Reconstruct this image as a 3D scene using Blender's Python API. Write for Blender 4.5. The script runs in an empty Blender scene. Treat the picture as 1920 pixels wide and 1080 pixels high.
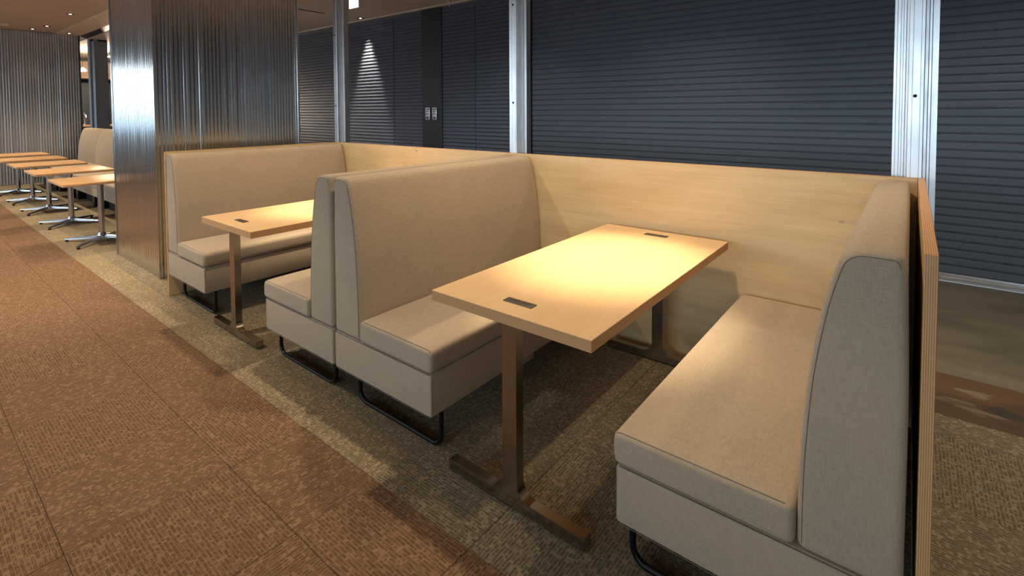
import bpy, bmesh, math, random
from mathutils import Vector, Matrix
random.seed(7)
PI = math.pi
scn = bpy.context.scene
C = scn.collection

# ------------------------------------------------------------------ camera
YAW, PITCH, ROLL = 0.6701, 0.0382, -0.0044
FPX, PPX, PPY = 943.9, 962.1, 243.5
fw = Vector((-math.sin(YAW)*math.cos(PITCH), math.cos(YAW)*math.cos(PITCH), -math.sin(PITCH)))
rt = Vector((math.cos(YAW), math.sin(YAW), 0)); up = rt.cross(fw)
r2 = rt*math.cos(ROLL)+up*math.sin(ROLL); u2 = -rt*math.sin(ROLL)+up*math.cos(ROLL)
cam = bpy.data.objects.new('camera', bpy.data.cameras.new('camera')); C.objects.link(cam)
cam.data.sensor_width = 36; cam.data.sensor_fit = 'HORIZONTAL'; cam.data.lens = FPX/1920*36
cam.data.shift_x = (960-PPX)/1920; cam.data.shift_y = -(540-PPY)/1920
cam.data.clip_start = .02; cam.data.clip_end = 200
M = Matrix((r2, u2, -fw)).transposed().to_4x4(); M.translation = Vector((-.0254, -2.8001, 1.4131))
cam.matrix_world = M
scn.camera = cam

# ------------------------------------------------------------------ view, world
vs = scn.view_settings
vs.view_transform = 'Standard'; vs.look = 'None'; vs.gamma = 1; vs.use_curve_mapping = False
vs.exposure = 0.2
try: scn.cycles.use_denoising = True
except Exception: pass
scn.cycles.max_bounces = 10; scn.cycles.diffuse_bounces = 4; scn.cycles.glossy_bounces = 4
scn.cycles.sample_clamp_indirect = 6
W = bpy.data.worlds.new('sky'); scn.world = W; W.use_nodes = True
wn = W.node_tree; bg = wn.nodes['Background']; bg.inputs[1].default_value = 3.3
_tc = wn.nodes.new('ShaderNodeTexCoord'); _s = wn.nodes.new('ShaderNodeSeparateXYZ'); _r = wn.nodes.new('ShaderNodeMapRange'); _c = wn.nodes.new('ShaderNodeValToRGB')
_r.inputs[1].default_value = -.5; _r.inputs[2].default_value = .5
wn.links.new(_tc.outputs['Generated'], _s.inputs[0]); wn.links.new(_s.outputs[2], _r.inputs[0]); wn.links.new(_r.outputs[0], _c.inputs[0]); wn.links.new(_c.outputs[0], bg.inputs[0])
# land below, bright haze along the horizon, blue sky above, the same all round
el = _c.color_ramp.elements
for z, col in ((-.5, (.12, .17, .22)), (-.03, (.26, .42, .60)), (.025, (1.2, 1.45, 1.6)), (.085, (1.5, 1.7, 1.85)), (.20, (.70, .95, 1.2)), (.5, (.42, .68, 1.05))):
    e = el.new(z+.5); e.color = (*col, 1)
el.remove(el[0]); el.remove(el[len(el)-1])

ZC = 3.04           # ceiling
YS = 2.67           # shutter plane
YW = -7.6           # window wall
XL = -13.9          # ribbed far wall
WARM = (1, .80, .57)
# daylight enters through the windows of the front wall: sky portals in each opening
WINX = [-14.3+1.86*i for i in range(10)]
for wx in WINX:
    L = bpy.data.lights.new('window_portal', 'AREA'); L.shape = 'RECTANGLE'; L.size = 1.7; L.size_y = 1.85
    L.cycles.is_portal = True
    o = bpy.data.objects.new('window_portal', L); C.objects.link(o)
    o.location = (wx, YW+.02, 1.675); o.rotation_euler = (PI/2, 0, 0)

L = bpy.data.lights.new('window_portal', 'AREA'); L.shape = 'RECTANGLE'; L.size = 5.1; L.size_y = 1.5; L.cycles.is_portal = True
o = bpy.data.objects.new('window_portal', L); C.objects.link(o); o.location = (XL+.02, -5.02, 1.725); o.rotation_euler = (PI/2, 0, -PI/2)

# ------------------------------------------------------------------ materials
def mat(name, color=(.5,.5,.5), rough=.5, metal=0., spec=.5):
    m = bpy.data.materials.new(name); m.use_nodes = True
    b = m.node_tree.nodes['Principled BSDF']
    b.inputs['Base Color'].default_value = (*color, 1); b.inputs['Roughness'].default_value = rough
    b.inputs['Metallic'].default_value = metal; b.inputs['Specular IOR Level'].default_value = spec
    return m
class N:
    def __init__(s, m): s.t = m.node_tree; s.b = s.t.nodes['Principled BSDF']
    def new(s, typ, **k):
        n = s.t.nodes.new(typ)
        for a, v in k.items(): setattr(n, a, v)
        return n
    def put(s, sock, v):
        if isinstance(v, bpy.types.NodeSocket): s.t.links.new(v, sock)
        else:
            if hasattr(sock.default_value, '__len__') and not hasattr(v, '__len__'): v = (v,)*len(sock.default_value)
            if hasattr(v, '__len__') and len(v) == 3 and len(sock.default_value) == 4: v = (*v, 1)
            sock.default_value = v
    def math(s, op, a, b=0., c=0.):
        n = s.new('ShaderNodeMath', operation=op)
        for i, v in enumerate((a, b, c)): s.put(n.inputs[i], v)
        return n.outputs[0]
    def mix(s, f, a, b, blend='MIX'):
        n = s.new('ShaderNodeMix', data_type='RGBA', blend_type=blend)
        s.put(n.inputs[0], f); s.put(n.inputs[6], a); s.put(n.inputs[7], b)
        return n.outputs[2]
    def coord(s, kind='Object', scale=(1,1,1), rot=(0,0,0), loc=None):
        tc = s.new('ShaderNodeTexCoord'); mp = s.new('ShaderNodeMapping')
        s.put(mp.inputs['Scale'], scale); s.put(mp.inputs['Rotation'], rot)
        s.t.links.new(tc.outputs[kind], mp.inputs[0])
        if loc is not None: s.put(mp.inputs['Location'], loc)
        return mp.outputs[0]
    def noise(s, v, scale=1, detail=2, rough=.5, dist=0):
        n = s.new('ShaderNodeTexNoise'); s.put(n.inputs['Vector'], v)
        n.inputs['Scale'].default_value = scale; n.inputs['Detail'].default_value = detail
        n.inputs['Roughness'].default_value = rough; n.inputs['Distortion'].default_value = dist
        return n.outputs[0]
    def step(s, v, lo, hi, a=0., b=1.):
        n = s.new('ShaderNodeMapRange'); s.put(n.inputs[0], v)
        for i, q in enumerate((lo, hi, a, b)): n.inputs[1+i].default_value = q
        return n.outputs[0]
    def bump(s, h, strength=.3, dist=.002):
        n = s.new('ShaderNodeBump'); n.inputs['Strength'].default_value = strength
        n.inputs['Distance'].default_value = dist; s.put(n.inputs['Height'], h)
        s.t.links.new(n.outputs[0], s.b.inputs['Normal'])
    def color(s, c): s.put(s.b.inputs['Base Color'], c)
    def rand(s): return s.new('ShaderNodeObjectInfo').outputs['Random']
    def sep(s, v):
        n = s.new('ShaderNodeSeparateXYZ'); s.put(n.inputs[0], v); return n.outputs
    def comb(s, x, y, z=0.):
        n = s.new('ShaderNodeCombineXYZ')
        for i, v in enumerate((x, y, z)): s.put(n.inputs[i], v)
        return n.outputs[0]

def veneer(name, light, dark, axis, rough=.38, knots=False):
    m = mat(name, light, rough); n = N(m)
    sc = [14., 14., 14.]; sc[axis] = .9
    v = n.coord('Object', sc)
    g = n.noise(v, 1.0, 5, .6, .6)
    sc2 = [90., 90., 90.]; sc2[axis] = 3
    f = n.noise(n.coord('Object', sc2), 1, 3, .6)
    sc3 = [3., 3., 3.]; sc3[axis] = 1.2
    q = n.noise(n.coord('Object', sc3), 1, 3, .5, 1.5)
    a = n.math('ADD', n.step(g, .35, .72, 0, .55), n.step(f, .45, .75, 0, .25))
    a = n.math('ADD', a, n.step(q, .4, .75, 0, .35))
    kn = n.noise(n.coord('Object', [s*1.0 for s in (9, 9, 30)]), 1, 0)
    c = n.mix(a, light, dark)
    if knots: c = n.mix(n.step(kn, .84, .88, 0, .7), c, (.22, .12, .05))
    n.color(c); n.bump(f, .05, .001)
    return m
MAPLE_L, MAPLE_D = (.66, .47, .245), (.50, .32, .14)
M_top = veneer('maple_top', (.67, .465, .245), (.57, .37, .18), 1, .33)
M_panel = veneer('maple_panel', (.74, .56, .32), (.55, .375, .175), 0, .42, True)
def plyedge(name, axis, pitch, off=0.):
    m = mat(name, (.5, .3, .15), .5); n = N(m)
    v = n.coord('Object'); s = n.sep(v)[axis]
    fr = n.math('FRACT', n.math('DIVIDE', n.math('ADD', s, 50.+off), pitch))
    k = n.step(n.math('ABSOLUTE', n.math('SUBTRACT', fr, .5)), .16, .28)
    g = n.noise(n.coord('Object', (60, 60, 60)), 1, 3)
    c = n.mix(k, (.62, .36, .15), (.36, .175, .065))
    c = n.mix(n.step(g, .3, .7, 0, .35), c, (.50, .28, .13))
    n.color(c); return m
M_edge = plyedge('table_ply_edge', 2, .0042)
M_ply_x = plyedge('panel_ply_edge', 0, .0040)
M_ply_y = plyedge('back_panel_ply_edge', 1, .0040)

def fabric(name, col):
    m = mat(name, col, .92, 0, .15); n = N(m)
    w1 = n.noise(n.coord('Object', (28, 520, 520)), 1, 1); w2 = n.noise(n.coord('Object', (520, 28, 520)), 1, 1); w3 = n.noise(n.coord('Object', (520, 520, 28)), 1, 1)
    big = n.noise(n.coord('Object', (2.6, 1.8, 2.6)), 1, 3, .5)
    w = n.math('ADD', n.math('ADD', w1, w2), w3)
    c = n.mix(n.step(w, 1.15, 1.85), tuple(x*.82 for x in col), tuple(min(1, x*1.14) for x in col))
    c = n.mix(n.step(big, .42, .66, 0, .30), c, (col[0]*1.25, col[1]*1.16, col[2]*1.05))
    n.color(c); n.bump(w, .25, .0015)
    n.b.inputs['Sheen Weight'].default_value = .1; n.b.inputs['Sheen Roughness'].default_value = .5
    return m
M_fab = fabric('beige_upholstery', (.36, .288, .203))
M_seam = mat('seam_thread', (.17, .14, .11), .9)
M_black = mat('black_steel', (.012, .012, .012), .32, .6)
M_rubber = mat('black_rubber', (.01, .01, .01), .7)
def brushed(name, col, rough, axis_scale):
    m = mat(name, col, rough, 1.0); n = N(m)
    f = n.noise(n.coord('Object', axis_scale), 1, 3)
    n.put(n.b.inputs['Roughness'], n.step(f, .3, .7, rough*.8, rough*1.3)); return m
M_leg = mat('brushed_steel', (.40, .36, .31), .23, 1)
M_bronze = mat('bronze_outlet', (.085, .075, .055), .45, .5)
M_hole = mat('socket_hole', (.01, .01, .01), .6)
M_chrome = mat('satin_chrome', (.55, .56, .58), .22, 1)
def galv(name):
    m = mat(name, (.62, .65, .69), .34, 1.0); n = N(m)
    a = n.noise(n.coord('Object', (6, 6, 6)), 1, 5, .6); b = n.noise(n.coord('Object', (40, 40, 9)), 1, 3)
    n.color(n.mix(n.step(a, .35, .7), (.64, .67, .71), (.74, .77, .80)))
    n.put(n.b.inputs['Roughness'], n.step(b, .3, .7, .30, .38)); return m
M_galv = galv('galvanised_steel')
M_rib = mat('ribbed_aluminium', (.62, .63, .64), .165, 1)
M_slat = mat('slate_slat', (.104, .128, .170), .45, 0, .45)
M_slat2 = mat('slate_louvre', (.100, .124, .170), .36, 0, .5)
M_dark = mat('near_black_paint', (.006, .008, .012), .5)
M_ceil_a = mat('ceiling_brown', (.60, .49, .42), .85)
M_ceil_b = mat('ceiling_taupe', (.78, .67, .58), .85)
M_wall = mat('plain_wall', (.30, .27, .24), .85)
M_white = mat('white_enamel', (.8, .8, .78), .4)
M_plate = mat('steel_plate', (.55, .56, .58), .35, .8)
def emis(name, col, s):
    m = mat(name, col); n = N(m)
    n.put(n.b.inputs['Emission Color'], col); n.b.inputs['Emission Strength'].default_value = s; return m
M_bulb = emis('lamp_glow', (1, .82, .6), 6)
M_sign = emis('lit_sign', (.95, 1, .97), 3)

def carpet(name, light, dark):
    m = mat(name, light, .97, 0, .1); n = N(m)
    tc = n.new('ShaderNodeTexCoord'); s = n.sep(tc.outputs['UV'])
    r = n.math('MULTIPLY', n.rand(), 37.0)
    u = n.math('ADD', s[0], r); v = n.math('DIVIDE', n.math('ADD', s[1], 20.), .0122)
    vi = n.math('FLOOR', v); fr = n.math('FRACT', v)
    d = n.noise(n.comb(n.math('MULTIPLY', u, 62), n.math('MULTIPLY', vi, 5.37), r), 1, 1, .5)
    k = n.step(d, .34, .46, .15, 1)                                        # dark stitches broken by light ones
    sub = n.math('MULTIPLY', v, 3.); si = n.math('FLOOR', sub); sf = n.math('FRACT', sub)
    d2 = n.noise(n.comb(n.math('MULTIPLY', u, 48), n.math('MULTIPLY', si, 3.71), r), 1, 1, .5)
    thr = n.math('MULTIPLY', n.step(n.math('ABSOLUTE', n.math('SUBTRACT', sf, .5)), .22, .48, 1, .55), n.step(d2, .36, .54, .45, 1))
    gr = n.math('MULTIPLY', n.step(n.math('ABSOLUTE', n.math('SUBTRACT', fr, .5)), .34, .46, 1, .10), thr)
    fz = n.noise(n.comb(n.math('MULTIPLY', u, 330), n.math('MULTIPLY', s[1], 330), 0), 1, 2)
    k = n.math('MULTIPLY', k, gr)
    c = n.mix(k, light, dark)
    c = n.mix(n.step(fz, .3, .7, 0, .25), c, tuple(x*.7 for x in dark))
    n.color(c); n.bump(n.math('SUBTRACT', fz, k), .4, .002)
    return m
M_carpB = carpet('brown_carpet', (.262, .167, .099), (.100, .052, .026))
M_carpG = carpet('greige_carpet', (.335, .278, .185), (.098, .079, .049))
M_carpL = carpet('lit_greige_carpet', (.40, .315, .20), (.13, .10, .058))  # greige carpet lightened: the lamplit strip beside the benches is put into the colour
def concrete():
    m = mat('bare_concrete', (.2,.17,.12), .6); n = N(m)
    a = n.noise(n.coord('Object', (1.2, 3.5, 1)), 1, 6, .65, .4)
    n.color(n.mix(n.step(a, .3, .7), (.095, .08, .054), (.20, .17, .115))); n.bump(a, .1, .01)
    n.put(n.b.inputs['Roughness'], n.step(a, .3, .7, .45, .7)); return m
M_conc = concrete()
def rust():
    m = mat('rust_stained_plate', (.2,.1,.05), .65); n = N(m)
    a = n.noise(n.coord('Object', (4, 8, 1)), 1, 4, .55, .5); b = n.noise(n.coord('Object', (2.5, 9, 1), loc=(5, 2, 0)), 1, 3, .5)
    f = n.noise(n.coord('Object', (120, 120, 1)), 1, 2)
    c = n.mix(n.step(f, .3, .7), (.065, .034, .016), (.13, .07, .03))
    c = n.mix(n.step(a, .57, .61), c, (.045, .035, .026)); c = n.mix(n.step(b, .62, .66), c, (.17, .13, .08))
    n.color(c); return m
M_rust = rust()

# ------------------------------------------------------------------ mesh helpers
def mesh_obj(name, bm, m, parent=None, smooth=None, link=True):
    me = bpy.data.meshes.new(name); bmesh.ops.recalc_face_normals(bm, faces=bm.faces[:]); bm.to_mesh(me); bm.free()
    for k in (m if isinstance(m, (list, tuple)) else [m]): me.materials.append(k)
    if smooth is not None:
        me.polygons.foreach_set('use_smooth', [len(p.vertices) < 9 for p in me.polygons])
        me.set_sharp_from_angle(angle=math.radians(smooth))
    o = bpy.data.objects.new(name, me); C.objects.link(o)
    if parent is not None: o.parent = parent
    return o
def bx(bm, x0, x1, y0, y1, z0, z1, mi=0):
    v = [bm.verts.new((x, y, z)) for x in (x0, x1) for y in (y0, y1) for z in (z0, z1)]
    for f in ((0,1,3,2),(4,6,7,5),(0,4,5,1),(2,3,7,6),(0,2,6,4),(1,5,7,3)):
        bm.faces.new([v[i] for i in f]).material_index = mi
def box(name, m, x0, x1, y0, y1, z0, z1, parent=None, bev=0., seg=2):
    bm = bmesh.new(); bx(bm, x0, x1, y0, y1, z0, z1)
    if bev: bmesh.ops.bevel(bm, geom=bm.edges[:], offset=bev, segments=seg, profile=.5, affect='EDGES')
    return mesh_obj(name, bm, m, parent, 40 if bev else None)
def extrude(bm, pts, axis, a, b, mi=0):
    """closed 2-D polygon pts extruded along axis (0,1,2) from a to b"""
    def P(p, t):
        q = list(p); q.insert(axis, t); return q
    A = [bm.verts.new(P(p, a)) for p in pts]; B = [bm.verts.new(P(p, b)) for p in pts]
    n = len(pts)
    for i in range(n): bm.faces.new((A[i], A[(i+1) % n], B[(i+1) % n], B[i])).material_index = mi
    bm.faces.new(A).material_index = mi; bm.faces.new(B[::-1]).material_index = mi
def inset(pts, d):
    n = len(pts); out = []
    area = sum(pts[i][0]*pts[(i+1) % n][1]-pts[(i+1) % n][0]*pts[i][1] for i in range(n))
    s = 1 if area > 0 else -1
    for i in range(n):
        p0, p, p1 = Vector(pts[i-1]), Vector(pts[i]), Vector(pts[(i+1) % n])
        a = (p-p0).normalized(); b = (p1-p).normalized()
        na = Vector((-a.y, a.x))*s; nb = Vector((-b.y, b.x))*s
        m = (na+nb)
        if m.length < 1e-6: m = na
        m.normalize(); k = max(.5, m.dot(na))
        out.append(tuple(p+m*d/k))
    return out
def rounded(pts, radii, seg=4):
    out = []; n = len(pts)
    for i, p in enumerate(pts):
        r = radii[i] if hasattr(radii, '__len__') else radii
        if r <= 0: out.append(p); continue
        p = Vector(p); a = (Vector(pts[i-1])-p); b = (Vector(pts[(i+1) % n])-p)
        A = p+a.normalized()*min(r, a.length*.49); B = p+b.normalized()*min(r, b.length*.49)
        for k in range(seg+1):
            t = k/seg; out.append(tuple(A*(1-t)**2+p*2*t*(1-t)+B*t*t))
    return out
def shrink(pts, radii, seg, d):
    """rounded outline moved inwards by d; keeps its vertex count"""
    n = len(pts); rr = radii if hasattr(radii, '__len__') else [radii]*n
    return rounded(inset(pts, d), [max(r-d, .0015) if r > 0 else 0 for r in rr], seg)
def padded(bm, outline, y0, y1, r=.02, ny=10, seg=3, crown=None):
    """upholstered block: XZ outline (points, radii, segments) swept along Y with rounded ends"""
    st = [(y0+r*(1-math.cos(q)), r*(1-math.sin(q))) for q in [PI/2*i/seg for i in range(seg+1)]]
    mid = [(y0+r+(y1-y0-2*r)*i/ny, 0) for i in range(1, ny)]
    en = [(y1-(y-y0), d) for y, d in st][::-1]
    prof = shrink(*outline, 0)
    rings = []
    for y, d in st+mid+en:
        pr = shrink(*outline, d)
        ring = []
        for x, z in pr:
            if crown: x, z = crown(x, y, z)
            ring.append(bm.verts.new((x, y, z)))
        rings.append(ring)
    n = len(prof)
    for A, B in zip(rings, rings[1:]):
        for i in range(n): bm.faces.new((A[i], A[(i+1) % n], B[(i+1) % n], B[i]))
    bm.faces.new(rings[0]).smooth = False; bm.faces.new(rings[-1][::-1]).smooth = False
def tube(bm, pts, r, sides=8, closed=False):
    pts = [Vector(p) for p in pts]; n = len(pts); rings = []
    prev = None
    for i, p in enumerate(pts):
        a = pts[(i-1) % n] if (closed or i > 0) else p; b = pts[(i+1) % n] if (closed or i < n-1) else p
        t = (b-a).normalized()
        if prev is None: u = t.orthogonal().normalized()
        else:
            u = prev-t*prev.dot(t); u = u.normalized() if u.length > 1e-5 else t.orthogonal().normalized()
        prev = u; w = t.cross(u)
        rings.append([bm.verts.new(p+(u*math.cos(2*PI*k/sides)+w*math.sin(2*PI*k/sides))*r) for k in range(sides)])
    pairs = list(zip(rings, rings[1:]))
    if closed: pairs.append((rings[-1], rings[0]))
    for A, B in pairs:
        for k in range(sides): bm.faces.new((A[k], A[(k+1) % sides], B[(k+1) % sides], B[k]))
    if not closed: bm.faces.new(rings[0][::-1]); bm.faces.new(rings[-1])
def lathe(bm, prof, cx=0, cy=0, seg=20):
    rings = [[bm.verts.new((cx+r*math.cos(2*PI*k/seg), cy+r*math.sin(2*PI*k/seg), z)) for k in range(seg)] for r, z in prof]
    for A, B in zip(rings, rings[1:]):
        for k in range(seg): bm.faces.new((A[k], A[(k+1) % seg], B[(k+1) % seg], B[k]))
    bm.faces.new(rings[0][::-1]); bm.faces.new(rings[-1])
def tag(o, label, cat=None, group=None, kind=None):
    o['label'] = label
    if cat: o['category'] = cat
    if group: o['group'] = group
    if kind: o['kind'] = kind
    return o
def thing(name, label, cat, loc=(0,0,0), rz=0, group=None):
    o = bpy.data.objects.new(name, None); C.objects.link(o); o.empty_display_size = .1
    o.location = loc; o.rotation_euler = (0, 0, rz); return tag(o, label, cat, group)
def dup(o, parent=None):
    c = o.copy(); C.objects.link(c); c.parent = parent
    for ch in list(o.children): dup(ch, c)
    return c
def struct(o, label): o['kind'] = 'structure'; o['label'] = label; return o

# ------------------------------------------------------------------ setting: floor
floor = struct(box('floor', M_conc, -20, 4.4, YW-.2, 2.95, -.106, -.006), 'bare concrete slab showing beyond the carpet by the shutters')
box('rusty_strip', M_rust, -13.6, 4.4, .215, .70, -.006, -.002, floor)['label'] = 'rust-brown blotched strip between carpet and concrete'
sillp = box('door_sill', M_plate, -4.05, 4.3, 2.575, 2.665, -.006, .012, floor, .003); sillp['label'] = 'bright metal sill under the shutters'

TS = .5
def tile_mesh(name, w, h, m):
    bm = bmesh.new(); b = .0016
    uvl = bm.loops.layers.uv.new('UVMap')
    top = [bm.verts.new(p) for p in ((-w/2+b, -h/2+b, 0), (w/2-b, -h/2+b, 0), (w/2-b, h/2-b, 0), (-w/2+b, h/2-b, 0))]
    mid = [bm.verts.new(p) for p in ((-w/2+.0006, -h/2+.0006, -.0012), (w/2-.0006, -h/2+.0006, -.0012), (w/2-.0006, h/2-.0006, -.0012), (-w/2+.0006, h/2-.0006, -.0012))]
    bot = [bm.verts.new((v.co.x, v.co.y, -.006)) for v in mid]
    bm.faces.new(top)
    for A, B in ((mid, top), (bot, mid)):
        for i in range(4): bm.faces.new((A[i], A[(i+1) % 4], B[(i+1) % 4], B[i]))
    for f in bm.faces:
        for l in f.loops: l[uvl].uv = (l.vert.co.x, l.vert.co.y)
    me = bpy.data.meshes.new(name); bm.to_mesh(me); bm.free(); me.materials.append(m); return me
XT = [-2.12+TS*i for i in range(-23, 8)]                     # tile columns (left edges)
ROWS = [(-3.975+TS*i, -3.475+TS*i, 'B') for i in range(4)] + [(-1.975, -1.66, 'B'), (-1.66, -1.475, 'L'), (-1.475, -.975, 'G'), (-.975, -.475, 'G'), (-.475, .025, 'G'), (.025, .213, 'G')]
tmesh = {}
stuffq = []
for j, (ya, yb, kind) in enumerate(ROWS):
    for i, xa in enumerate(XT):
        k = kind
        if k == 'L' and xa > -1.7: k = 'G'  # painted strip of lamplight stops here, plain greige beyond
        xc, yc, h = xa+TS/2, (ya+yb)/2, yb-ya
        odd = (i+j) % 2
        if j == 5: odd = (i+6) % 2
        if xa > 1.0 and ya > -1.5 and False: continue
        if xa < -9.3 or (xa < -6.2 and ya < -3): stuffq.append((xc, yc, TS, h, odd, k)); continue
        w_, h_ = (TS, h) if not odd else (h, TS)
        key = (round(w_, 3), round(h_, 3), k)
        if key not in tmesh: tmesh[key] = tile_mesh('carpet_tile', w_, h_, {'B': M_carpB, 'G': M_carpG, 'L': M_carpL}[k])
        o = bpy.data.objects.new('carpet_tile', tmesh[key]); C.objects.link(o); o.parent = floor
        o.location = (xc, yc, 0); o.rotation_euler = (0, 0, PI/2 if odd else 0)
for k in range(8):                                          # unseen rest of the aisle
    for i in range(-23, 12):
        stuffq.append((-2.12+TS*i+TS/2, -3.975-TS*k-TS/2, TS, TS, (i+k) % 2, 'B'))
bm = bmesh.new(); uvl = bm.loops.layers.uv.new('UVMap')
for (xc, yc, w, h, odd, k) in stuffq:
    g = .0008
    v = [bm.verts.new((xc+sx*(w/2-g), yc+sy*(h/2-g), 0)) for sx, sy in ((-1,-1),(1,-1),(1,1),(-1,1))]
    d = [bm.verts.new((q.co.x, q.co.y, -.006)) for q in v]
    fs = [bm.faces.new(v)]+[bm.faces.new((d[a], d[(a+1) % 4], v[(a+1) % 4], v[a])) for a in range(4)]
    ox, oy = random.random()*9, random.random()*9
    for f in fs:
        f.material_index = 'BGL'.index(k)
        for l in f.loops:
            p = l.vert.co; l[uvl].uv = (p.x+ox, p.y+oy) if not odd else (p.y+ox, -p.x+oy)
ct = mesh_obj('carpet_tile_field', bm, [M_carpB, M_carpG, M_carpL], floor); ct['kind'] = 'stuff'

# ------------------------------------------------------------------ setting: ceiling and walls
struct(box('ceiling', M_ceil_a, -20, 4.4, YW-.2, -.46, ZC+.012, ZC+.2), 'dark brown painted ceiling over the aisle')
struct(box('ceiling', M_ceil_b, -20, 4.4, -.46, -.07, ZC, ZC+.2), 'lighter taupe ceiling strip beside the dark slot')
struct(box('ceiling', M_ceil_b, -20, 4.4, .13, 2.95, ZC, ZC+.2), 'taupe ceiling between the slot and the shutters')
struct(box('trim_1', M_dark, -20, 4.4, -.07, .13, ZC+.006, ZC+.2), 'black recessed track slot in the ceiling')
struct(box('trim_2', M_ceil_b, -13, 4.4, 2.60, 2.665, ZC-.02, ZC), 'narrow ceiling edge trim above the shutters')

def corrugate(bm, p0, p1, z0, z1, nrm, pitch, amp, jit=.25, rows=1):
    """vertical-ribbed sheet from p0 to p1 (XY) bulging along nrm"""
    p0, p1, nrm = Vector(p0), Vector(p1), Vector(nrm); L = (p1-p0).length; d = (p1-p0)/L
    n = max(2, int(round(L/pitch))); pts = []
    t = 0.
    ws = [1+random.uniform(-jit, jit) for _ in range(n)]; S = sum(ws)
    for w in ws:
        ww = w/S*L; a = amp*(.75+.5*random.random())
        for q in range(6):
            s = q/6; pts.append((t+ww*s, a*math.sin(PI*s)**.8))
        t += ww
    pts.append((L, 0))
    A = [bm.verts.new((*(p0+d*s+nrm*h), z0)) for s, h in pts]; B = [bm.verts.new((*(p0+d*s+nrm*h), z1)) for s, h in pts]
    for i in range(len(pts)-1): bm.faces.new((A[i], A[i+1], B[i+1], B[i]))
wl = struct(box('wall_left', M_wall, XL-.15, XL, -2.45, -.10, -.006, ZC+.01), 'far wall clad in vertically ribbed silver metal')
box('wall_below_window', M_wall, XL-.15, XL, YW, -2.45, -.006, .95, wl); box('wall_head', M_wall, XL-.15, XL, YW, -2.45, 2.5, ZC+.01, wl)
bm = bmesh.new(); corrugate(bm, (XL+.001, -2.45), (XL+.001, -.10), 0, ZC, (1, 0), .042, .0045, .1)
mesh_obj('ribbed_cladding', bm, mat('far_ribbed_metal', (.50, .52, .55), .34, 1), wl, 50)
box('corner_trim', M_dark, XL-.15, XL+.012, -.10, -.085, 0, ZC, wl)
struct(box('wall_right', mat('pale_plaster', (.62, .58, .52), .9), 4.4, 4.6, YW-.2, 2.95, -.006, ZC+.2), 'plain wall at the right end, out of view')
# bar recess behind the far wall
struct(box('wall_far', mat('bar_wall', (.050, .058, .070), .5), -20.2, -20, -4, 2.95, -.006, ZC+.2), 'dark slate wall behind the far bar counter')
struct(box('trim_3', mat('bar_soffit', (.36, .24, .16), .7), -19.98, -19.2, -.2, 2.6, 2.42, 2.92), 'brown soffit band above the far bar')
# wall with the windows behind the camera
wf = struct(box('wall_front', M_wall, -20, 4.4, YW-.15, YW, -.006, .75), 'window wall on the other side of the aisle, out of view')
box('wall_head', M_wall, -20, 4.4, YW-.15, YW, 2.6, ZC+.1, wf)
edges = [-20]+[e for wx in WINX for e in (wx-.85, wx+.85)]+[4.4]
for a, b in zip(edges[0::2], edges[1::2]): box('wall_pier', M_wall, a, b, YW-.15, YW, .75, 2.6, wf)
M_pane = bpy.data.materials.new('window_glass'); M_pane.use_nodes = True
nt = M_pane.node_tree; nt.nodes.remove(nt.nodes['Principled BSDF'])
tr = nt.nodes.new('ShaderNodeBsdfTransparent'); gl = nt.nodes.new('ShaderNodeBsdfGlossy'); gl.inputs['Roughness'].default_value = .02
mx = nt.nodes.new('ShaderNodeMixShader'); mx.inputs[0].default_value = .05
nt.links.new(tr.outputs[0], mx.inputs[1]); nt.links.new(gl.outputs[0], mx.inputs[2]); nt.links.new(mx.outputs[0], nt.nodes['Material Output'].inputs[0])
for i, wx in enumerate(WINX):
    bm = bmesh.new()
    for a in ((wx-.85, wx-.80, .75, 2.6), (wx+.80, wx+.85, .75, 2.6), (wx-.80, wx+.80, .75, .80), (wx-.80, wx+.80, 2.55, 2.6)): bx(bm, a[0], a[1], YW-.10, YW-.04, a[2], a[3])
    w = struct(mesh_obj('window_%d' % (i+1), bm, M_dark), 'aluminium framed window behind the camera, out of view')
    box('pane', M_pane, wx-.80, wx+.80, YW-.075, YW-.069, .80, 2.55, w)

for i, wy in enumerate((-3.3, -5.02, -6.74)):
    bm = bmesh.new()
    for a in ((wy-.86, wy-.82, .95, 2.5), (wy+.82, wy+.86, .95, 2.5), (wy-.82, wy+.82, .95, 1.0), (wy-.82, wy+.82, 2.45, 2.5)): bx(bm, XL-.11, XL-.05, a[0], a[1], a[2], a[3])
    w = struct(mesh_obj('window_%d' % (i+11), bm, M_dark), 'window at the end of the aisle, out of view')
    box('pane', M_pane, XL-.083, XL-.077, wy-.82, wy+.82, 1.0, 2.45, w)
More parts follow.
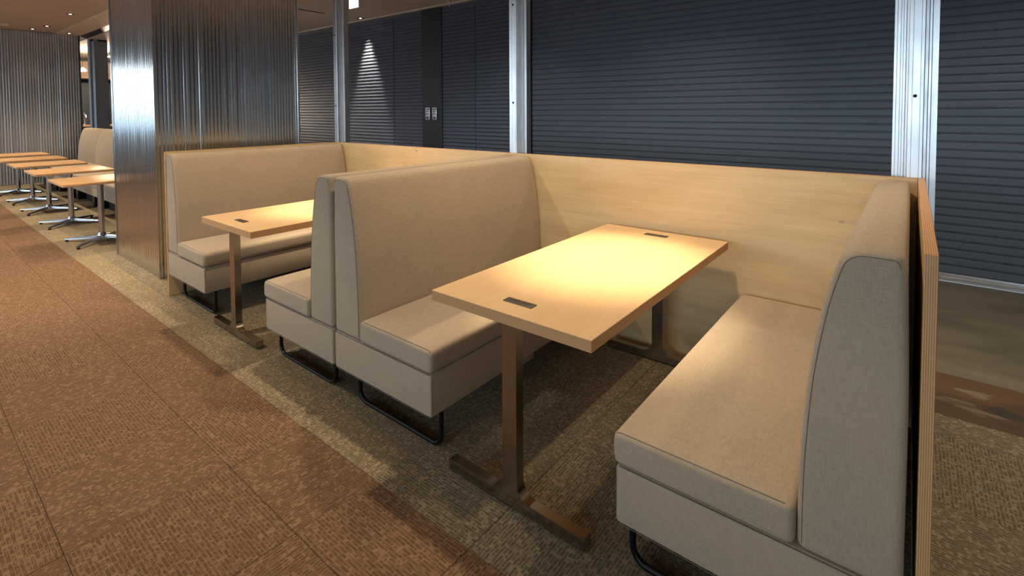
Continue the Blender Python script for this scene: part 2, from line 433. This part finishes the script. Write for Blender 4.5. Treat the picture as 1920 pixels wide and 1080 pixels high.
# ------------------------------------------------------------------ roller shutters (each slat a piece)
def slat_mesh(w, h, depth, name):
    bm = bmesh.new()
    prof = [(-.0, 0), (-.0, h*.02), (-depth*.75, h*.06), (-depth, h*.18), (-depth, h*.78), (-depth*.8, h*.86), (.002, h*.89), (.002, h), (.012, h), (.012, 0)]
    extrude(bm, prof, 0, -w/2, w/2)
    me = bpy.data.meshes.new(name); bmesh.ops.recalc_face_normals(bm, faces=bm.faces[:]); bm.to_mesh(me); bm.free(); me.materials.append(M_slat); return me
def shutter(x0, x1, label):
    t = thing('roller_shutter', label, 'shutter', ((x0+x1)/2, YS, 0), 0, 'wide slate roller shutters')
    w = x1-x0; h = .0680; me = slat_mesh(w-.10, h, .010, 'slat')
    n = int((ZC-.055)/h)
    for i in range(n):
        o = bpy.data.objects.new('slat', me); C.objects.link(o); o.parent = t; o.location = (0, 0, .055+h*i)
    for s in (-1, 1): box('guide_rail', M_dark, s*w/2-.05 if s > 0 else -w/2, s*w/2 if s > 0 else -w/2+.05, -.035, .03, 0, ZC-.02, t)
    box('bottom_bar', M_plate, -w/2+.05, w/2-.05, -.016, .016, .012, .055, t, .004)
    return t
shutter(-4.075, -.05, 'wide dark slate roller shutter behind the wooden panel, between the middle and right posts')
shutter(.05, 4.3, 'dark slate roller shutter at the right edge, beyond the booth end panel')
box('shutter_mullion', M_dark, -.05, .05, YS-.03, YS+.03, 0, ZC-.02)
tag(bpy.data.objects['shutter_mullion'], 'black upright between the two slate shutters, behind the right post', 'mullion')
struct(box('wall_back', M_dark, -20, 4.4, YS+.035, YS+.28, -.006, ZC+.2), 'dark back wall behind the shutters')

# narrower louvred panels on the left part of the back wall
def louvre_panel(x0, x1, label):
    t = thing('louvre_panel', label, 'wall panel', ((x0+x1)/2, YS, 0), 0, 'slate louvred wall panels'); w = x1-x0-.012
    h = .0570; bm = bmesh.new(); n = int((ZC-.03)/h)
    for i in range(n):
        z = .02+h*i
        prof = [(0, z), (-.010, z+h*.03), (-.016, z+h*.20), (-.013, z+h*.55), (-.004, z+h*.96), (0, z+h), (.02, z+h), (.02, z)]
        extrude(bm, prof, 0, -w/2, w/2)
    o = mesh_obj('slat', bm, M_slat2, t, 35); o['kind'] = 'stuff'
    box('frame', M_slat2, -w/2-.006, w/2+.006, .0, .03, 0, ZC-.02, t)
PXS = [(-10.4, -8.55, 'slate louvred panel left of the left post, next to the ribbed pillar'),
       (-8.55, -6.925, 'slate louvred panel with the bright lamp scallop on it'),
       (-6.925, -6.21, 'narrow slate louvred panel just left of the black strip'),
       (-5.75, -5.05, 'slate louvred panel just right of the black switch strip'),
       (-5.05, -4.075, 'slate louvred panel ending behind the middle post')]
for a, b, l in PXS: louvre_panel(a, b, l)
ts = thing('switch_column', 'flat black strip between louvred panels carrying two switch plates', 'wall strip', (-5.98, YS, 0))
box('panel', M_dark, -.23, .23, -.02, .03, 0, ZC-.02, ts)
for xx, lab in ((-6.07, 'left one of the two grey switch plates on the black strip'), (-5.912, 'right one of the two grey switch plates on the black strip')):
    s = thing('switch_plate', lab, 'switch', (xx, YS-.021, 1.37), 0, 'switch plates')
    box('plate', M_plate, -.052, .052, -.012, 0, -.098, .098, s, .003)
    for r in range(3):
        for cc in (-1, 1): box('button', M_slat, cc*.02-.012, cc*.02+.012, -.016, -.011, .055-r*.035, .077-r*.035, s)
    bm = bmesh.new(); lathe(bm, [(.016, 0), (.016, .006)], 0, 0, 14)
    k = mesh_obj('key_switch', bm, M_dark, s); k.rotation_euler = (PI/2, 0, 0); k.location = (0, -.012, -.062)

# ------------------------------------------------------------------ ribbed pillar
pil = thing('pillar', 'square pillar clad in vertically ribbed silver metal, left of the booths', 'pillar', (-5.585, -.72, 0))
PX, PY0, PY1 = .605, -.645, .63
box('core', M_wall, -PX+.012, PX-.012, PY0+.012, PY1-.012, 0, ZC, pil)
for nm, p0, p1, nr in (('front_cladding', (-PX+.012, PY0+.011), (PX-.012, PY0+.011), (0, -1)), ('side_cladding', (PX-.011, PY0+.012), (PX-.011, PY1-.012), (1, 0)),
                       ('side_cladding', (-PX+.011, PY0+.012), (-PX+.011, PY1-.012), (-1, 0)), ('back_cladding', (-PX+.012, PY1-.011), (PX-.012, PY1-.011), (0, 1))):
    bm = bmesh.new(); corrugate(bm, p0, p1, .0, ZC, nr, .045 if nr[1] else .030, .0042, .12)
    mesh_obj(nm, bm, M_rib, pil, 50)
for sx in (-1, 1):
    for y in (PY0, PY1):
        box('corner_trim', M_rib, sx*PX-.013, sx*PX+.001 if sx < 0 else sx*PX+.001, min(y, y+(.013 if y < 0 else -.013)), max(y, y+(.013 if y < 0 else -.013)), 0, ZC, pil)

# ------------------------------------------------------------------ galvanised posts
PROF = [(-.095,.135),(-.095,.085),(-.086,.085),(-.083,.080),(-.073,.080),(-.070,.085),(-.064,.085),(-.061,.080),(-.053,.080),(-.050,.085),(-.043,.085),
        (-.043,.033),(-.040,.030),(-.028,.030),(-.027,.0315),(-.026,.030),(.000,.030),(.001,.0315),(.002,.030),(.012,.030),(.015,.033),(.015,.085),
        (.026,.085),(.029,.080),(.037,.080),(.040,.085),(.061,.085),(.061,.135)]
def post(x, label):
    t = thing('steel_post', label, 'post', (x, 0, 0), 0, 'galvanised posts behind the wooden panel')
    bm = bmesh.new(); extrude(bm, [p for p in PROF if p[1] < .07 and -.044 < p[0] < .016] + [(.015,.084),(-.043,.084)], 2, 0, ZC+.006)
    mesh_obj('front_channel', bm, M_galv, t)
    bm = bmesh.new(); extrude(bm, [p for p in PROF if p[1] > .07], 2, 0, ZC)
    mesh_obj('guide_plate', bm, M_galv, t)
    for z in (.6, 1.47, 2.165, 2.85):
        bm = bmesh.new(); lathe(bm, [(.0075, 0), (.0075, .002), (.004, .005)], 0, 0, 12)
        o = mesh_obj('screw', bm, M_rubber, t, 40); o.rotation_euler = (PI/2, 0, 0); o.location = (-.017, .030, z)
post(0, 'galvanised steel post at the right corner, behind the booth end panel')
post(-2.249, 'galvanised steel post in the middle, behind the back-to-back benches')
post(-4.498, 'galvanised steel post at the left end, next to the ribbed pillar')
t = thing('steel_column', 'slim blue-grey steel column behind the far sofa', 'column', (-14.45, .33, 0))
bm = bmesh.new()
extrude(bm, [(-.13,-.13),(-.05,-.13),(-.045,-.10),(.045,-.10),(.05,-.13),(.13,-.13),(.13,.13),(-.13,.13)], 2, 0, ZC)
o = mesh_obj('shaft', bm, mat('blue_grey_paint', (.30, .36, .46), .45), t); o.rotation_euler = (0, 0, .25)
box('cap', M_dark, -.14, .14, -.14, .14, ZC-.04, ZC, t)

# ------------------------------------------------------------------ booth panels (plywood boards)
def board(name, x0, x1, y0, y1, z0, z1, thin, label, jm):
    bm = bmesh.new(); bx(bm, x0, x1, y0, y1, z0, z1)
    bmesh.ops.bevel(bm, geom=bm.edges[:], offset=.0012, segments=1, affect='EDGES')
    bm.normal_update()
    for f in bm.faces: f.material_index = 0 if abs(f.normal[thin]) > .9 else 1
    return tag(mesh_obj(name, bm, [M_panel, jm]), label, 'partition')
HP = 1.111; PT = .0245
board('booth_partition', -4.471, -2.301, 0, PT, 0, HP, 1, 'pale maple back panel behind the far booth', M_ply_y)
board('booth_partition', -2.299, 0, 0, PT, 0, HP, 1, 'pale maple back panel behind the near booth and its table', M_ply_y)
M_panel_y = veneer('maple_end_panel', (.64, .46, .23), (.50, .33, .15), 1, .42)
def endp(x0, x1, label):
    o = board('booth_end_partition', x0, x1, -1.453, PT, 0, HP, 0, label, M_ply_x); o.data.materials[0] = M_panel_y
endp(0.0005, PT, 'plywood end panel with striped layered edge at the right of the near bench')
endp(-4.496, -4.4715, 'plywood end panel behind the far bench, beside the ribbed pillar')

# ------------------------------------------------------------------ benches
YB = .721                       # half length of a bench
def make_bench():
    t = thing('booth_bench', 'bench', 'bench', (0, 0, 0))
    # base
    pr = ([(.004, .170), (.690, .170), (.690, .349), (.004, .349)], [.012, .014, .012, .012], 3)
    bm = bmesh.new(); padded(bm, pr, -YB, YB, .010, 6, 3)
    base = mesh_obj('base', bm, M_fab, t, 50)
    bm = bmesh.new()
    for zz in (.1715, .347): tube(bm, [(.01, -YB-.0003, zz), (.68, -YB-.0003, zz)], .0009, 5)
    tube(bm, [(.6895, -YB+.004, .18), (.6895, -YB+.004, .342)], .0010, 5)
    mesh_obj('seam', bm, M_seam, base)
    # seat cushion
    nx = 8
    x0, x1, z0, z1 = .214, .700, .352, .452
    pts = [(x0, z0), (x1-.004, z0), (x1, (z0+z1)/2), (x1-.004, z1)]+[(x1-(x1-x0)*i/nx, z1) for i in range(1, nx)]+[(x0, z1)]
    rad = [.022, .024, .03, .028]+[0]*(nx-1)+[.022]
    pr = (pts, rad, 4)
    def crown(x, y, z):
        if z > z1-.03:
            e = max(0, 1-abs(2*(x-(x0+x1)/2)/(x1-x0))**4)*max(0, 1-abs(y/YB)**10); z += .008*e
        elif z < z0+.008: z += .0012*math.sin(y*19+x*31)
        return x, z
    bm = bmesh.new(); padded(bm, pr, -YB-.008, YB-.004, .020, 24, 4, crown)
    cu = mesh_obj('seat_cushion', bm, M_fab, t, 60)
    def ring(prof, y, d, sel=None):
        return [(x, y, z) for x, z in shrink(*prof, d)]
    bm = bmesh.new()
    q = [p for p in ring(pr, -YB+.0022, .0022) if p[2] > z1-.014 and p[0] > x0+.02]
    tube(bm, q, .0011, 5)
    mesh_obj('seam', bm, M_seam, cu)
    # backrest
    bp = [(.006, .350), (.212, .350), (.211, .55), (.196, .78), (.166, .97), (.128, 1.100), (.012, 1.100), (.004, .80)]
    pr = (bp, [.024, .024, .10, .10, .10, .050, .030, .1], 6)
    bm = bmesh.new(); padded(bm, pr, -YB, YB, .022, 12, 4)
    ba = mesh_obj('backrest', bm, M_fab, t, 60)
    q = [p for p in ring(pr, -YB+.0015, .0125) if p[0] > .06 or p[2] > 1.05]
    k = max(range(len(q)), key=lambda i: (Vector(q[i])-Vector(q[i-1])).length); q = q[k:]+q[:k]
    q = [p for p in q if p[2] > .37]
    bm = bmesh.new(); tube(bm, q, .0011, 5); mesh_obj('seam', bm, M_seam, ba)
    # sled legs
    R = .0105
    for y in (-YB+.075, YB-.075):
        bm = bmesh.new(); xa, xb, r = .10, .668, .05
        path = [(xa, y, .172)]+[(xa+r-r*math.cos(a), y, R+r-r*math.sin(a)) for a in [PI/2*i/6 for i in range(7)]]
        path += [(xb-r+r*math.sin(a), y, R+r-r*math.cos(a)) for a in [PI/2*i/6 for i in range(7)]]+[(xb, y, .172)]
        tube(bm, path, R, 10); o = mesh_obj('sled_leg', bm, M_black, t, 60); o['label'] = 'black bent steel tube leg'
    box('underside_bar', M_black, .12, .60, -YB+.06, -YB+.09, .160, .1705, t)
    return t
b0 = make_bench(); YBC = -.733
b0['group'] = 'upholstered booth benches'
def bench(o, x, facing, label):
    o.location = (x, YBC, 0); o.rotation_euler = (0, 0, 0 if facing > 0 else PI); o['label'] = label; return o
# a mirrored copy for benches that face left keeps the seams on the aisle side
def mirror(o, parent=None):
    c = o.copy(); C.objects.link(c); c.parent = parent
    if o.type == 'MESH':
        me = o.data.copy(); me.transform(Matrix.Scale(-1, 4, (1, 0, 0))); me.flip_normals(); c.data = me
    for ch in list(o.children): mirror(ch, c)
    return c
bl = mirror(b0)
def bl_place(o, x, label): o.location = (x, YBC, 0); o['label'] = label; return o
bench(b0, -4.470, 1, 'beige fabric bench against the far end panel, beside the ribbed pillar')
bc = bench(dup(b0), -2.209, 1, 'beige fabric bench in the middle facing the near table, back to back with another')
bl_place(bl, -2.218, 'beige fabric bench facing the far table, back to back with the near booth\'s bench')
bl_place(dup(bl), -.014, 'large beige fabric bench at the right, nearest, against the striped plywood end panel')
o = box('cable_box', mat('cable_box_grey', (.30, .27, .25), .6), -.05, .05, -.05, .05, .112, .172, bc, .004); o.location = (.60, -.015, 0); o['label'] = 'small pale box hanging under the bench front'

# ------------------------------------------------------------------ booth tables
def make_table(label):
    t = thing('booth_table', label, 'table', (0, 0, 0), 0, 'maple booth tables')
    hx, hy = .352, .7195
    bm = bmesh.new(); bx(bm, -hx, hx, -hy, hy, .680, .720)
    bmesh.ops.bevel(bm, geom=bm.edges[:], offset=.0015, segments=1, affect='EDGES'); bm.normal_update()
    for f in bm.faces: f.material_index = 0 if abs(f.normal.z) > .6 else 1
    mesh_obj('table_top', bm, [M_top, M_edge], t)
    for s in (-1, 1):
        yo = s*.660; d = .021
        # foot bar with column and curved gussets
        bm = bmesh.new(); bx(bm, -.306, .306, yo-d, yo+d, .008, .046)
        bmesh.ops.bevel(bm, geom=bm.edges[:], offset=.0018, segments=2, affect='EDGES')
        ft = mesh_obj('foot', bm, M_leg, t, 40)
        for q in (-.27, .27): 
            bm = bmesh.new(); lathe(bm, [(.014, 0), (.014, .008)], q, yo, 12); mesh_obj('glide', bm, M_rubber, ft)
        c = .0315; r = .055
        pts = [(-c-r, .046)]+[(-c-r+r*math.sin(a), .046+r-r*math.cos(a)) for a in [PI/2*i/7 for i in range(1, 8)]]
        pts += [(-c, .672), (c, .672)]+[(c+r-r*math.sin(a), .046+r-r*math.cos(a)) for a in [PI/2*i/7 for i in range(7, 0, -1)]]+[(c+r, .046)]
        bm = bmesh.new(); extrude(bm, pts, 1, yo-d+.001, yo+d-.001)
        mesh_obj('column', bm, M_leg, t, 25)
        box('mounting_plate', M_leg, -.16, .16, yo-.03, yo+.03, .671, .6805, t)
        pl = box('outlet_plate', M_bronze, -.064, .064, s*.617-.019, s*.617+.019, .716, .7235, t, .002)
        pl['label'] = 'dark bronze outlet strip'
        for q in (-.030, .030):
            for e in (-.007, .007): box('socket_slot', M_hole, q+e-.0014, q+e+.0014, s*.617-.006, s*.617+.006, .7225, .7238, pl)
    return t
ta = make_table('maple booth table in front, its whole top in view with a bright lamp pool'); ta.location = (-1.12, -.768, 0)
tb = dup(ta); tb.location = (-3.353, -.768, 0); tb['label'] = 'maple booth table of the far booth, half hidden behind the middle benches'

# ------------------------------------------------------------------ cafe tables and sofas on the far left
M_cafe = veneer('cafe_top', (.56, .34, .165), (.42, .235, .10), 0, .4)
def make_cafe():
    t = thing('cafe_table', '', 'table', (0, 0, 0), 0, 'small cafe tables along the far sofa')
    box('table_top', M_cafe, -.375, .375, -.375, .375, .663, .690, t, .003)
    bm = bmesh.new(); lathe(bm, [(.028, .07), (.028, .66)], 0, 0, 18); mesh_obj('column', bm, M_chrome, t, 40)
    bm = bmesh.new(); lathe(bm, [(.045, .035), (.045, .06), (.033, .085), (.030, .095)], 0, 0, 18); mesh_obj('hub', bm, M_chrome, t, 40)
    for k in range(4):
        a = PI/4+k*PI/2; bm = bmesh.new()
        d = Vector((math.cos(a), math.sin(a), 0)); p = Vector((-d.y, d.x, 0))
        v = []
        for s, w, z0, z1 in ((.03, .022, .035, .066), (.37, .013, .022, .036)):
            v.append([bm.verts.new(d*s+p*q+Vector((0, 0, z))) for q, z in ((-w, z0), (w, z0), (w*.8, z1), (-w*.8, z1))])
        for i in range(4): bm.faces.new((v[0][i], v[0][(i+1) % 4], v[1][(i+1) % 4], v[1][i]))
        bm.faces.new(v[0][::-1]); bm.faces.new(v[1])
        arm = mesh_obj('base_arm', bm, M_chrome, t)
        bm = bmesh.new(); lathe(bm, [(.014, 0), (.016, .024)], d.x*.355, d.y*.355, 10); mesh_obj('glide', bm, M_rubber, arm)
    return t
c0 = make_cafe()
CL = ['small cafe table nearest the ribbed pillar, partly hidden by it', 'second cafe table from the pillar, with bright star base', 'middle one of the five cafe tables by the far sofa',
      'fourth cafe table from the pillar, cut by the left picture edge', 'farthest cafe table, next to the far ribbed wall']
for k, x in enumerate((-7.00, -8.40, -9.74, -10.98, -12.30)):
    o = c0 if k == 0 else dup(c0); o.location = (x, -1.305, 0); o['label'] = CL[k]
def make_sofa():
    t = thing('sofa_unit', '', 'sofa', (0, 0, 0), 0, 'sofa units along the far wall'); w = .652
    def swept(name, pts, rad, r):
        # profile given in (y, z): build along X by swapping axes afterwards
        bm = bmesh.new(); padded(bm, (pts, rad, 5), -w, w, r, 4, 3)
        o = mesh_obj(name, bm, M_fab, t, 60)
        o.data.transform(Matrix(((0, 1, 0, 0), (1, 0, 0, 0), (0, 0, 1, 0), (0, 0, 0, 1)))); o.data.flip_normals()
    swept('base', [(-.88, .19), (-.05, .19), (-.05, .33), (-.88, .33)], .01, .01)
    swept('seat_cushion', [(-.90, .33), (-.27, .33), (-.27, .44), (-.90, .44)], [.02, .01, .01, .03], .02)
    swept('backrest', [(-.29, .33), (-.05, .33), (-.05, 1.10), (-.17, 1.10), (-.25, .85)], [.01, .01, .03, .06, .12], .03)
    box('plinth', M_rubber, -w+.02, w-.02, -.72, -.1, 0, .19, t)
    for q in (-.5, .5): box('foot', M_black, q-.07, q+.07, -.82, -.70, 0, .19, t)
    return t
s0 = make_sofa()
SL = ['beige sofa unit in the far corner against the ribbed wall', 'beige sofa unit second from the far wall, beside the seam', 'beige sofa unit behind the middle cafe table, back hidden by the pillar', 'beige sofa unit nearest the pillar, only its seat showing']
for k in range(4):
    o = s0 if k == 0 else dup(s0); o.location = (-12.785+1.31*k, 0, 0); o['label'] = SL[k]

# ------------------------------------------------------------------ far bar
M_cw = mat('bar_wood', (.42, .25, .13), .5)
t = thing('bar_counter', 'wooden bar counter glimpsed behind the far sofa', 'counter', (-17.9, 1.1, 0))
box('body', M_slat, -.30, .30, -1.0, 1.0, 0, 1.03, t); box('counter_top', M_cw, -.36, .36, -1.05, 1.05, 1.03, 1.075, t)
t = thing('tap', 'white bar tap on the far counter, left of the steel column', 'tap', (-17.75, .72, 1.075))
bm = bmesh.new(); lathe(bm, [(.05, 0), (.05, .02), (.022, .04), (.02, .26), (.03, .28), (.02, .34)], 0, 0, 14); mesh_obj('body', bm, M_chrome, t, 40)
bm = bmesh.new(); tube(bm, [(0, 0, .26), (.10, 0, .27), (.13, 0, .20)], .014, 8); mesh_obj('spout', bm, M_white, t, 50)
t = thing('canister', 'small white square canister on the far counter', 'canister', (-17.70, .93, 1.075))
box('body', M_white, -.07, .07, -.07, .07, 0, .14, t, .01); box('lid', M_cw, -.05, .05, -.05, .05, .14, .16, t)
t = thing('coffee_grinder', 'dark coffee grinder with hopper on the far counter beside the pillar edge', 'grinder', (-17.75, 1.19, 1.075))
box('body', M_black, -.08, .08, -.07, .07, 0, .30, t, .01)
bm = bmesh.new(); lathe(bm, [(.045, .30), (.09, .42), (.09, .46), (.02, .47)], 0, 0, 14); mesh_obj('hopper', bm, M_dark, t, 40)
box('label_plate', M_white, .08, .086, -.04, .04, .16, .24, t)
t = thing('wooden_crate', 'small wooden crate on the far counter next to the grinder', 'crate', (-17.70, 1.45, 1.075))
for s in (-1, 1): box('side', M_cw, -.12, .12, s*.13-.01, s*.13+.01, 0, .18, t)
box('bottom', M_cw, -.12, .12, -.12, .12, 0, .02, t)
for s in (-1, 1): box('end', M_cw, s*.11-.01, s*.11+.01, -.12, .12, .02, .16, t)
def pendant(x, y, z, label, glow):
    t = thing('pendant_lamp', label, 'lamp', (x, y, z), 0, 'lamps over the far bar')
    bm = bmesh.new(); lathe(bm, [(.10, 0), (.09, .03), (.05, .08), (.02, .11)], 0, 0, 16); mesh_obj('shade', bm, M_white if glow else M_plate, t, 50)
    bm = bmesh.new(); lathe(bm, [(.06, -.012), (.085, .001)], 0, 0, 16); mesh_obj('bulb', bm, M_bulb, t)
    bm = bmesh.new(); tube(bm, [(0, 0, .10), (0, 0, ZC-z)], .006, 6); mesh_obj('cord', bm, M_rubber, t)
pendant(-17.9, .74, 2.55, 'small pendant lamp over the far bar, left of the steel column', 1)
pendant(-16.6, 1.05, 2.88, 'bright pendant lamp over the far bar, at the pillar edge', 1)
L = bpy.data.lights.new('bar_glow', 'POINT'); L.energy = 260; L.color = WARM; L.shadow_soft_size = .1
o = bpy.data.objects.new('bar_glow', L); C.objects.link(o); o.location = (-16.6, 1.05, 2.75)

# ------------------------------------------------------------------ downlights (fixture + its lamp)
def downlight(x, y, watt, size, label, blend=.8, z=ZC, col=WARM, tilt=None, rad=.05, flood=0):
    z = ZC+.012 if y < -.46 else ZC
    t = thing('downlight', label, 'ceiling light', (x, y, z), 0, 'recessed ceiling downlights')
    bm = bmesh.new(); lathe(bm, [(.060, -.001), (.058, -.006), (.044, -.006), (.040, -.001)], 0, 0, 20); mesh_obj('trim_ring', bm, M_slat, t, 40)
    bm = bmesh.new(); lathe(bm, [(.040, -.0005), (.040, -.002)], 0, 0, 20); mesh_obj('reflector', bm, M_rubber, t)
    bm = bmesh.new(); lathe(bm, [(.020, -.002), (.016, -.006)], 0, 0, 14); mesh_obj('lens', bm, M_bulb, t)
    L = bpy.data.lights.new('downlight_lamp', 'SPOT'); L.energy = watt; L.spot_size = math.radians(size); L.spot_blend = blend
    L.color = col; L.shadow_soft_size = rad
    o = bpy.data.objects.new('downlight_lamp', L); C.objects.link(o); o.parent = t; o.location = (0, 0, -.02)
    if tilt: o.rotation_euler = tilt
    if flood:                                   # wide spill of the same lamp around its narrow beam
        L = bpy.data.lights.new('downlight_spill', 'SPOT'); L.energy = flood; L.spot_size = math.radians(120); L.spot_blend = .9
        L.color = col; L.shadow_soft_size = rad
        o = bpy.data.objects.new('downlight_spill', L); C.objects.link(o); o.parent = t; o.location = (0, 0, -.02)
downlight(-1.12, -.72, 560, 31, 'recessed downlight above the near booth table, out of view', 1., flood=180)
downlight(-3.353, -.72, 560, 31, 'recessed downlight above the far booth table, out of view', 1., flood=180)
for k, x in enumerate((-7.4, -9.2, -11.05, -12.90)):
    downlight(x, -.75, 190, 80, ['recessed downlight above the near cafe tables, hidden by the pillar', 'recessed downlight above the middle cafe tables, hidden by the pillar', 'recessed downlight in the brown ceiling, nearest the pillar', 'recessed downlight in the brown ceiling, second from the pillar'][k])
downlight(-13.55, -.86, 40, 70, 'recessed downlight closest to the far ribbed wall')
downlight(-13.62, -.30, 40, 60, 'recessed downlight in the taupe strip washing the far wall corner')
downlight(-5.50, -1.47, 200, 60, 'recessed downlight washing the front of the ribbed pillar, out of view')
for x, l in ((-11.5, 'far end of the aisle'), (-8.9, 'aisle by the cafe tables'), (-6.3, 'aisle in front of the pillar'), (-3.9, 'aisle in front of the far booth')): downlight(x, -2.75, 330 if x < -5 else 210, 100, 'recessed downlight over the %s, out of view' % l)
downlight(-1.1, -2.9, 30, 100, 'recessed downlight over the aisle near the camera, out of view')
downlight(-7.62, 2.50, 420, 44, 'recessed downlight making the scallop on the louvred panel', .5)
for x, l in ((-4.2, 'louvred end'), (-1.9, 'middle'), (.7, 'right end')): downlight(x, 1.25, 80, 130, 'unseen fill downlight added to brighten the passage behind the booths, %s' % l, 1., col=(1, .90, .76))  # unseen fill lamps, added to lift the shutters and the concrete floor
downlight(1.2, -.6, 120, 90, 'recessed downlight beyond the right end panel, out of view')
# ceiling fittings
o = tag(box('ceiling_vent', M_white, -13.35, -13.0, -1.52, -1.24, ZC-.006, ZC+.012, None, .004), 'pale square ceiling vent at the left picture edge', 'vent')
o = tag(box('linear_vent', M_dark, -7.73, -7.68, 1.35, 1.86, ZC-.004, ZC+.002), 'thin black linear slot in the ceiling right of the pillar', 'vent')
t = thing('exit_sign', 'white lit hanging sign at the top edge beside the left post', 'sign', (-5.95, 1.25, 2.80))
box('housing', M_white, -.11, .11, -.018, .018, 0, .20, t, .004)
box('lit_face', M_sign, -.104, .104, -.020, -.018, .004, .196, t)
bm = bmesh.new(); tube(bm, [(0, 0, .20), (0, 0, ZC-2.80)], .008, 8); mesh_obj('rod', bm, M_plate, t)
t = thing('ceiling_bracket', 'small white two-pronged ceiling bracket above the black strip', 'bracket', (-5.33, 2.45, ZC))
for k, dx in enumerate((-.04, .05)):
    bm = bmesh.new(); tube(bm, [(dx-.03, 0, 0), (dx, 0, -.05), (dx+.012, 0, -.10+.02*k)], .008, 8); mesh_obj('prong', bm, M_white, t, 50)
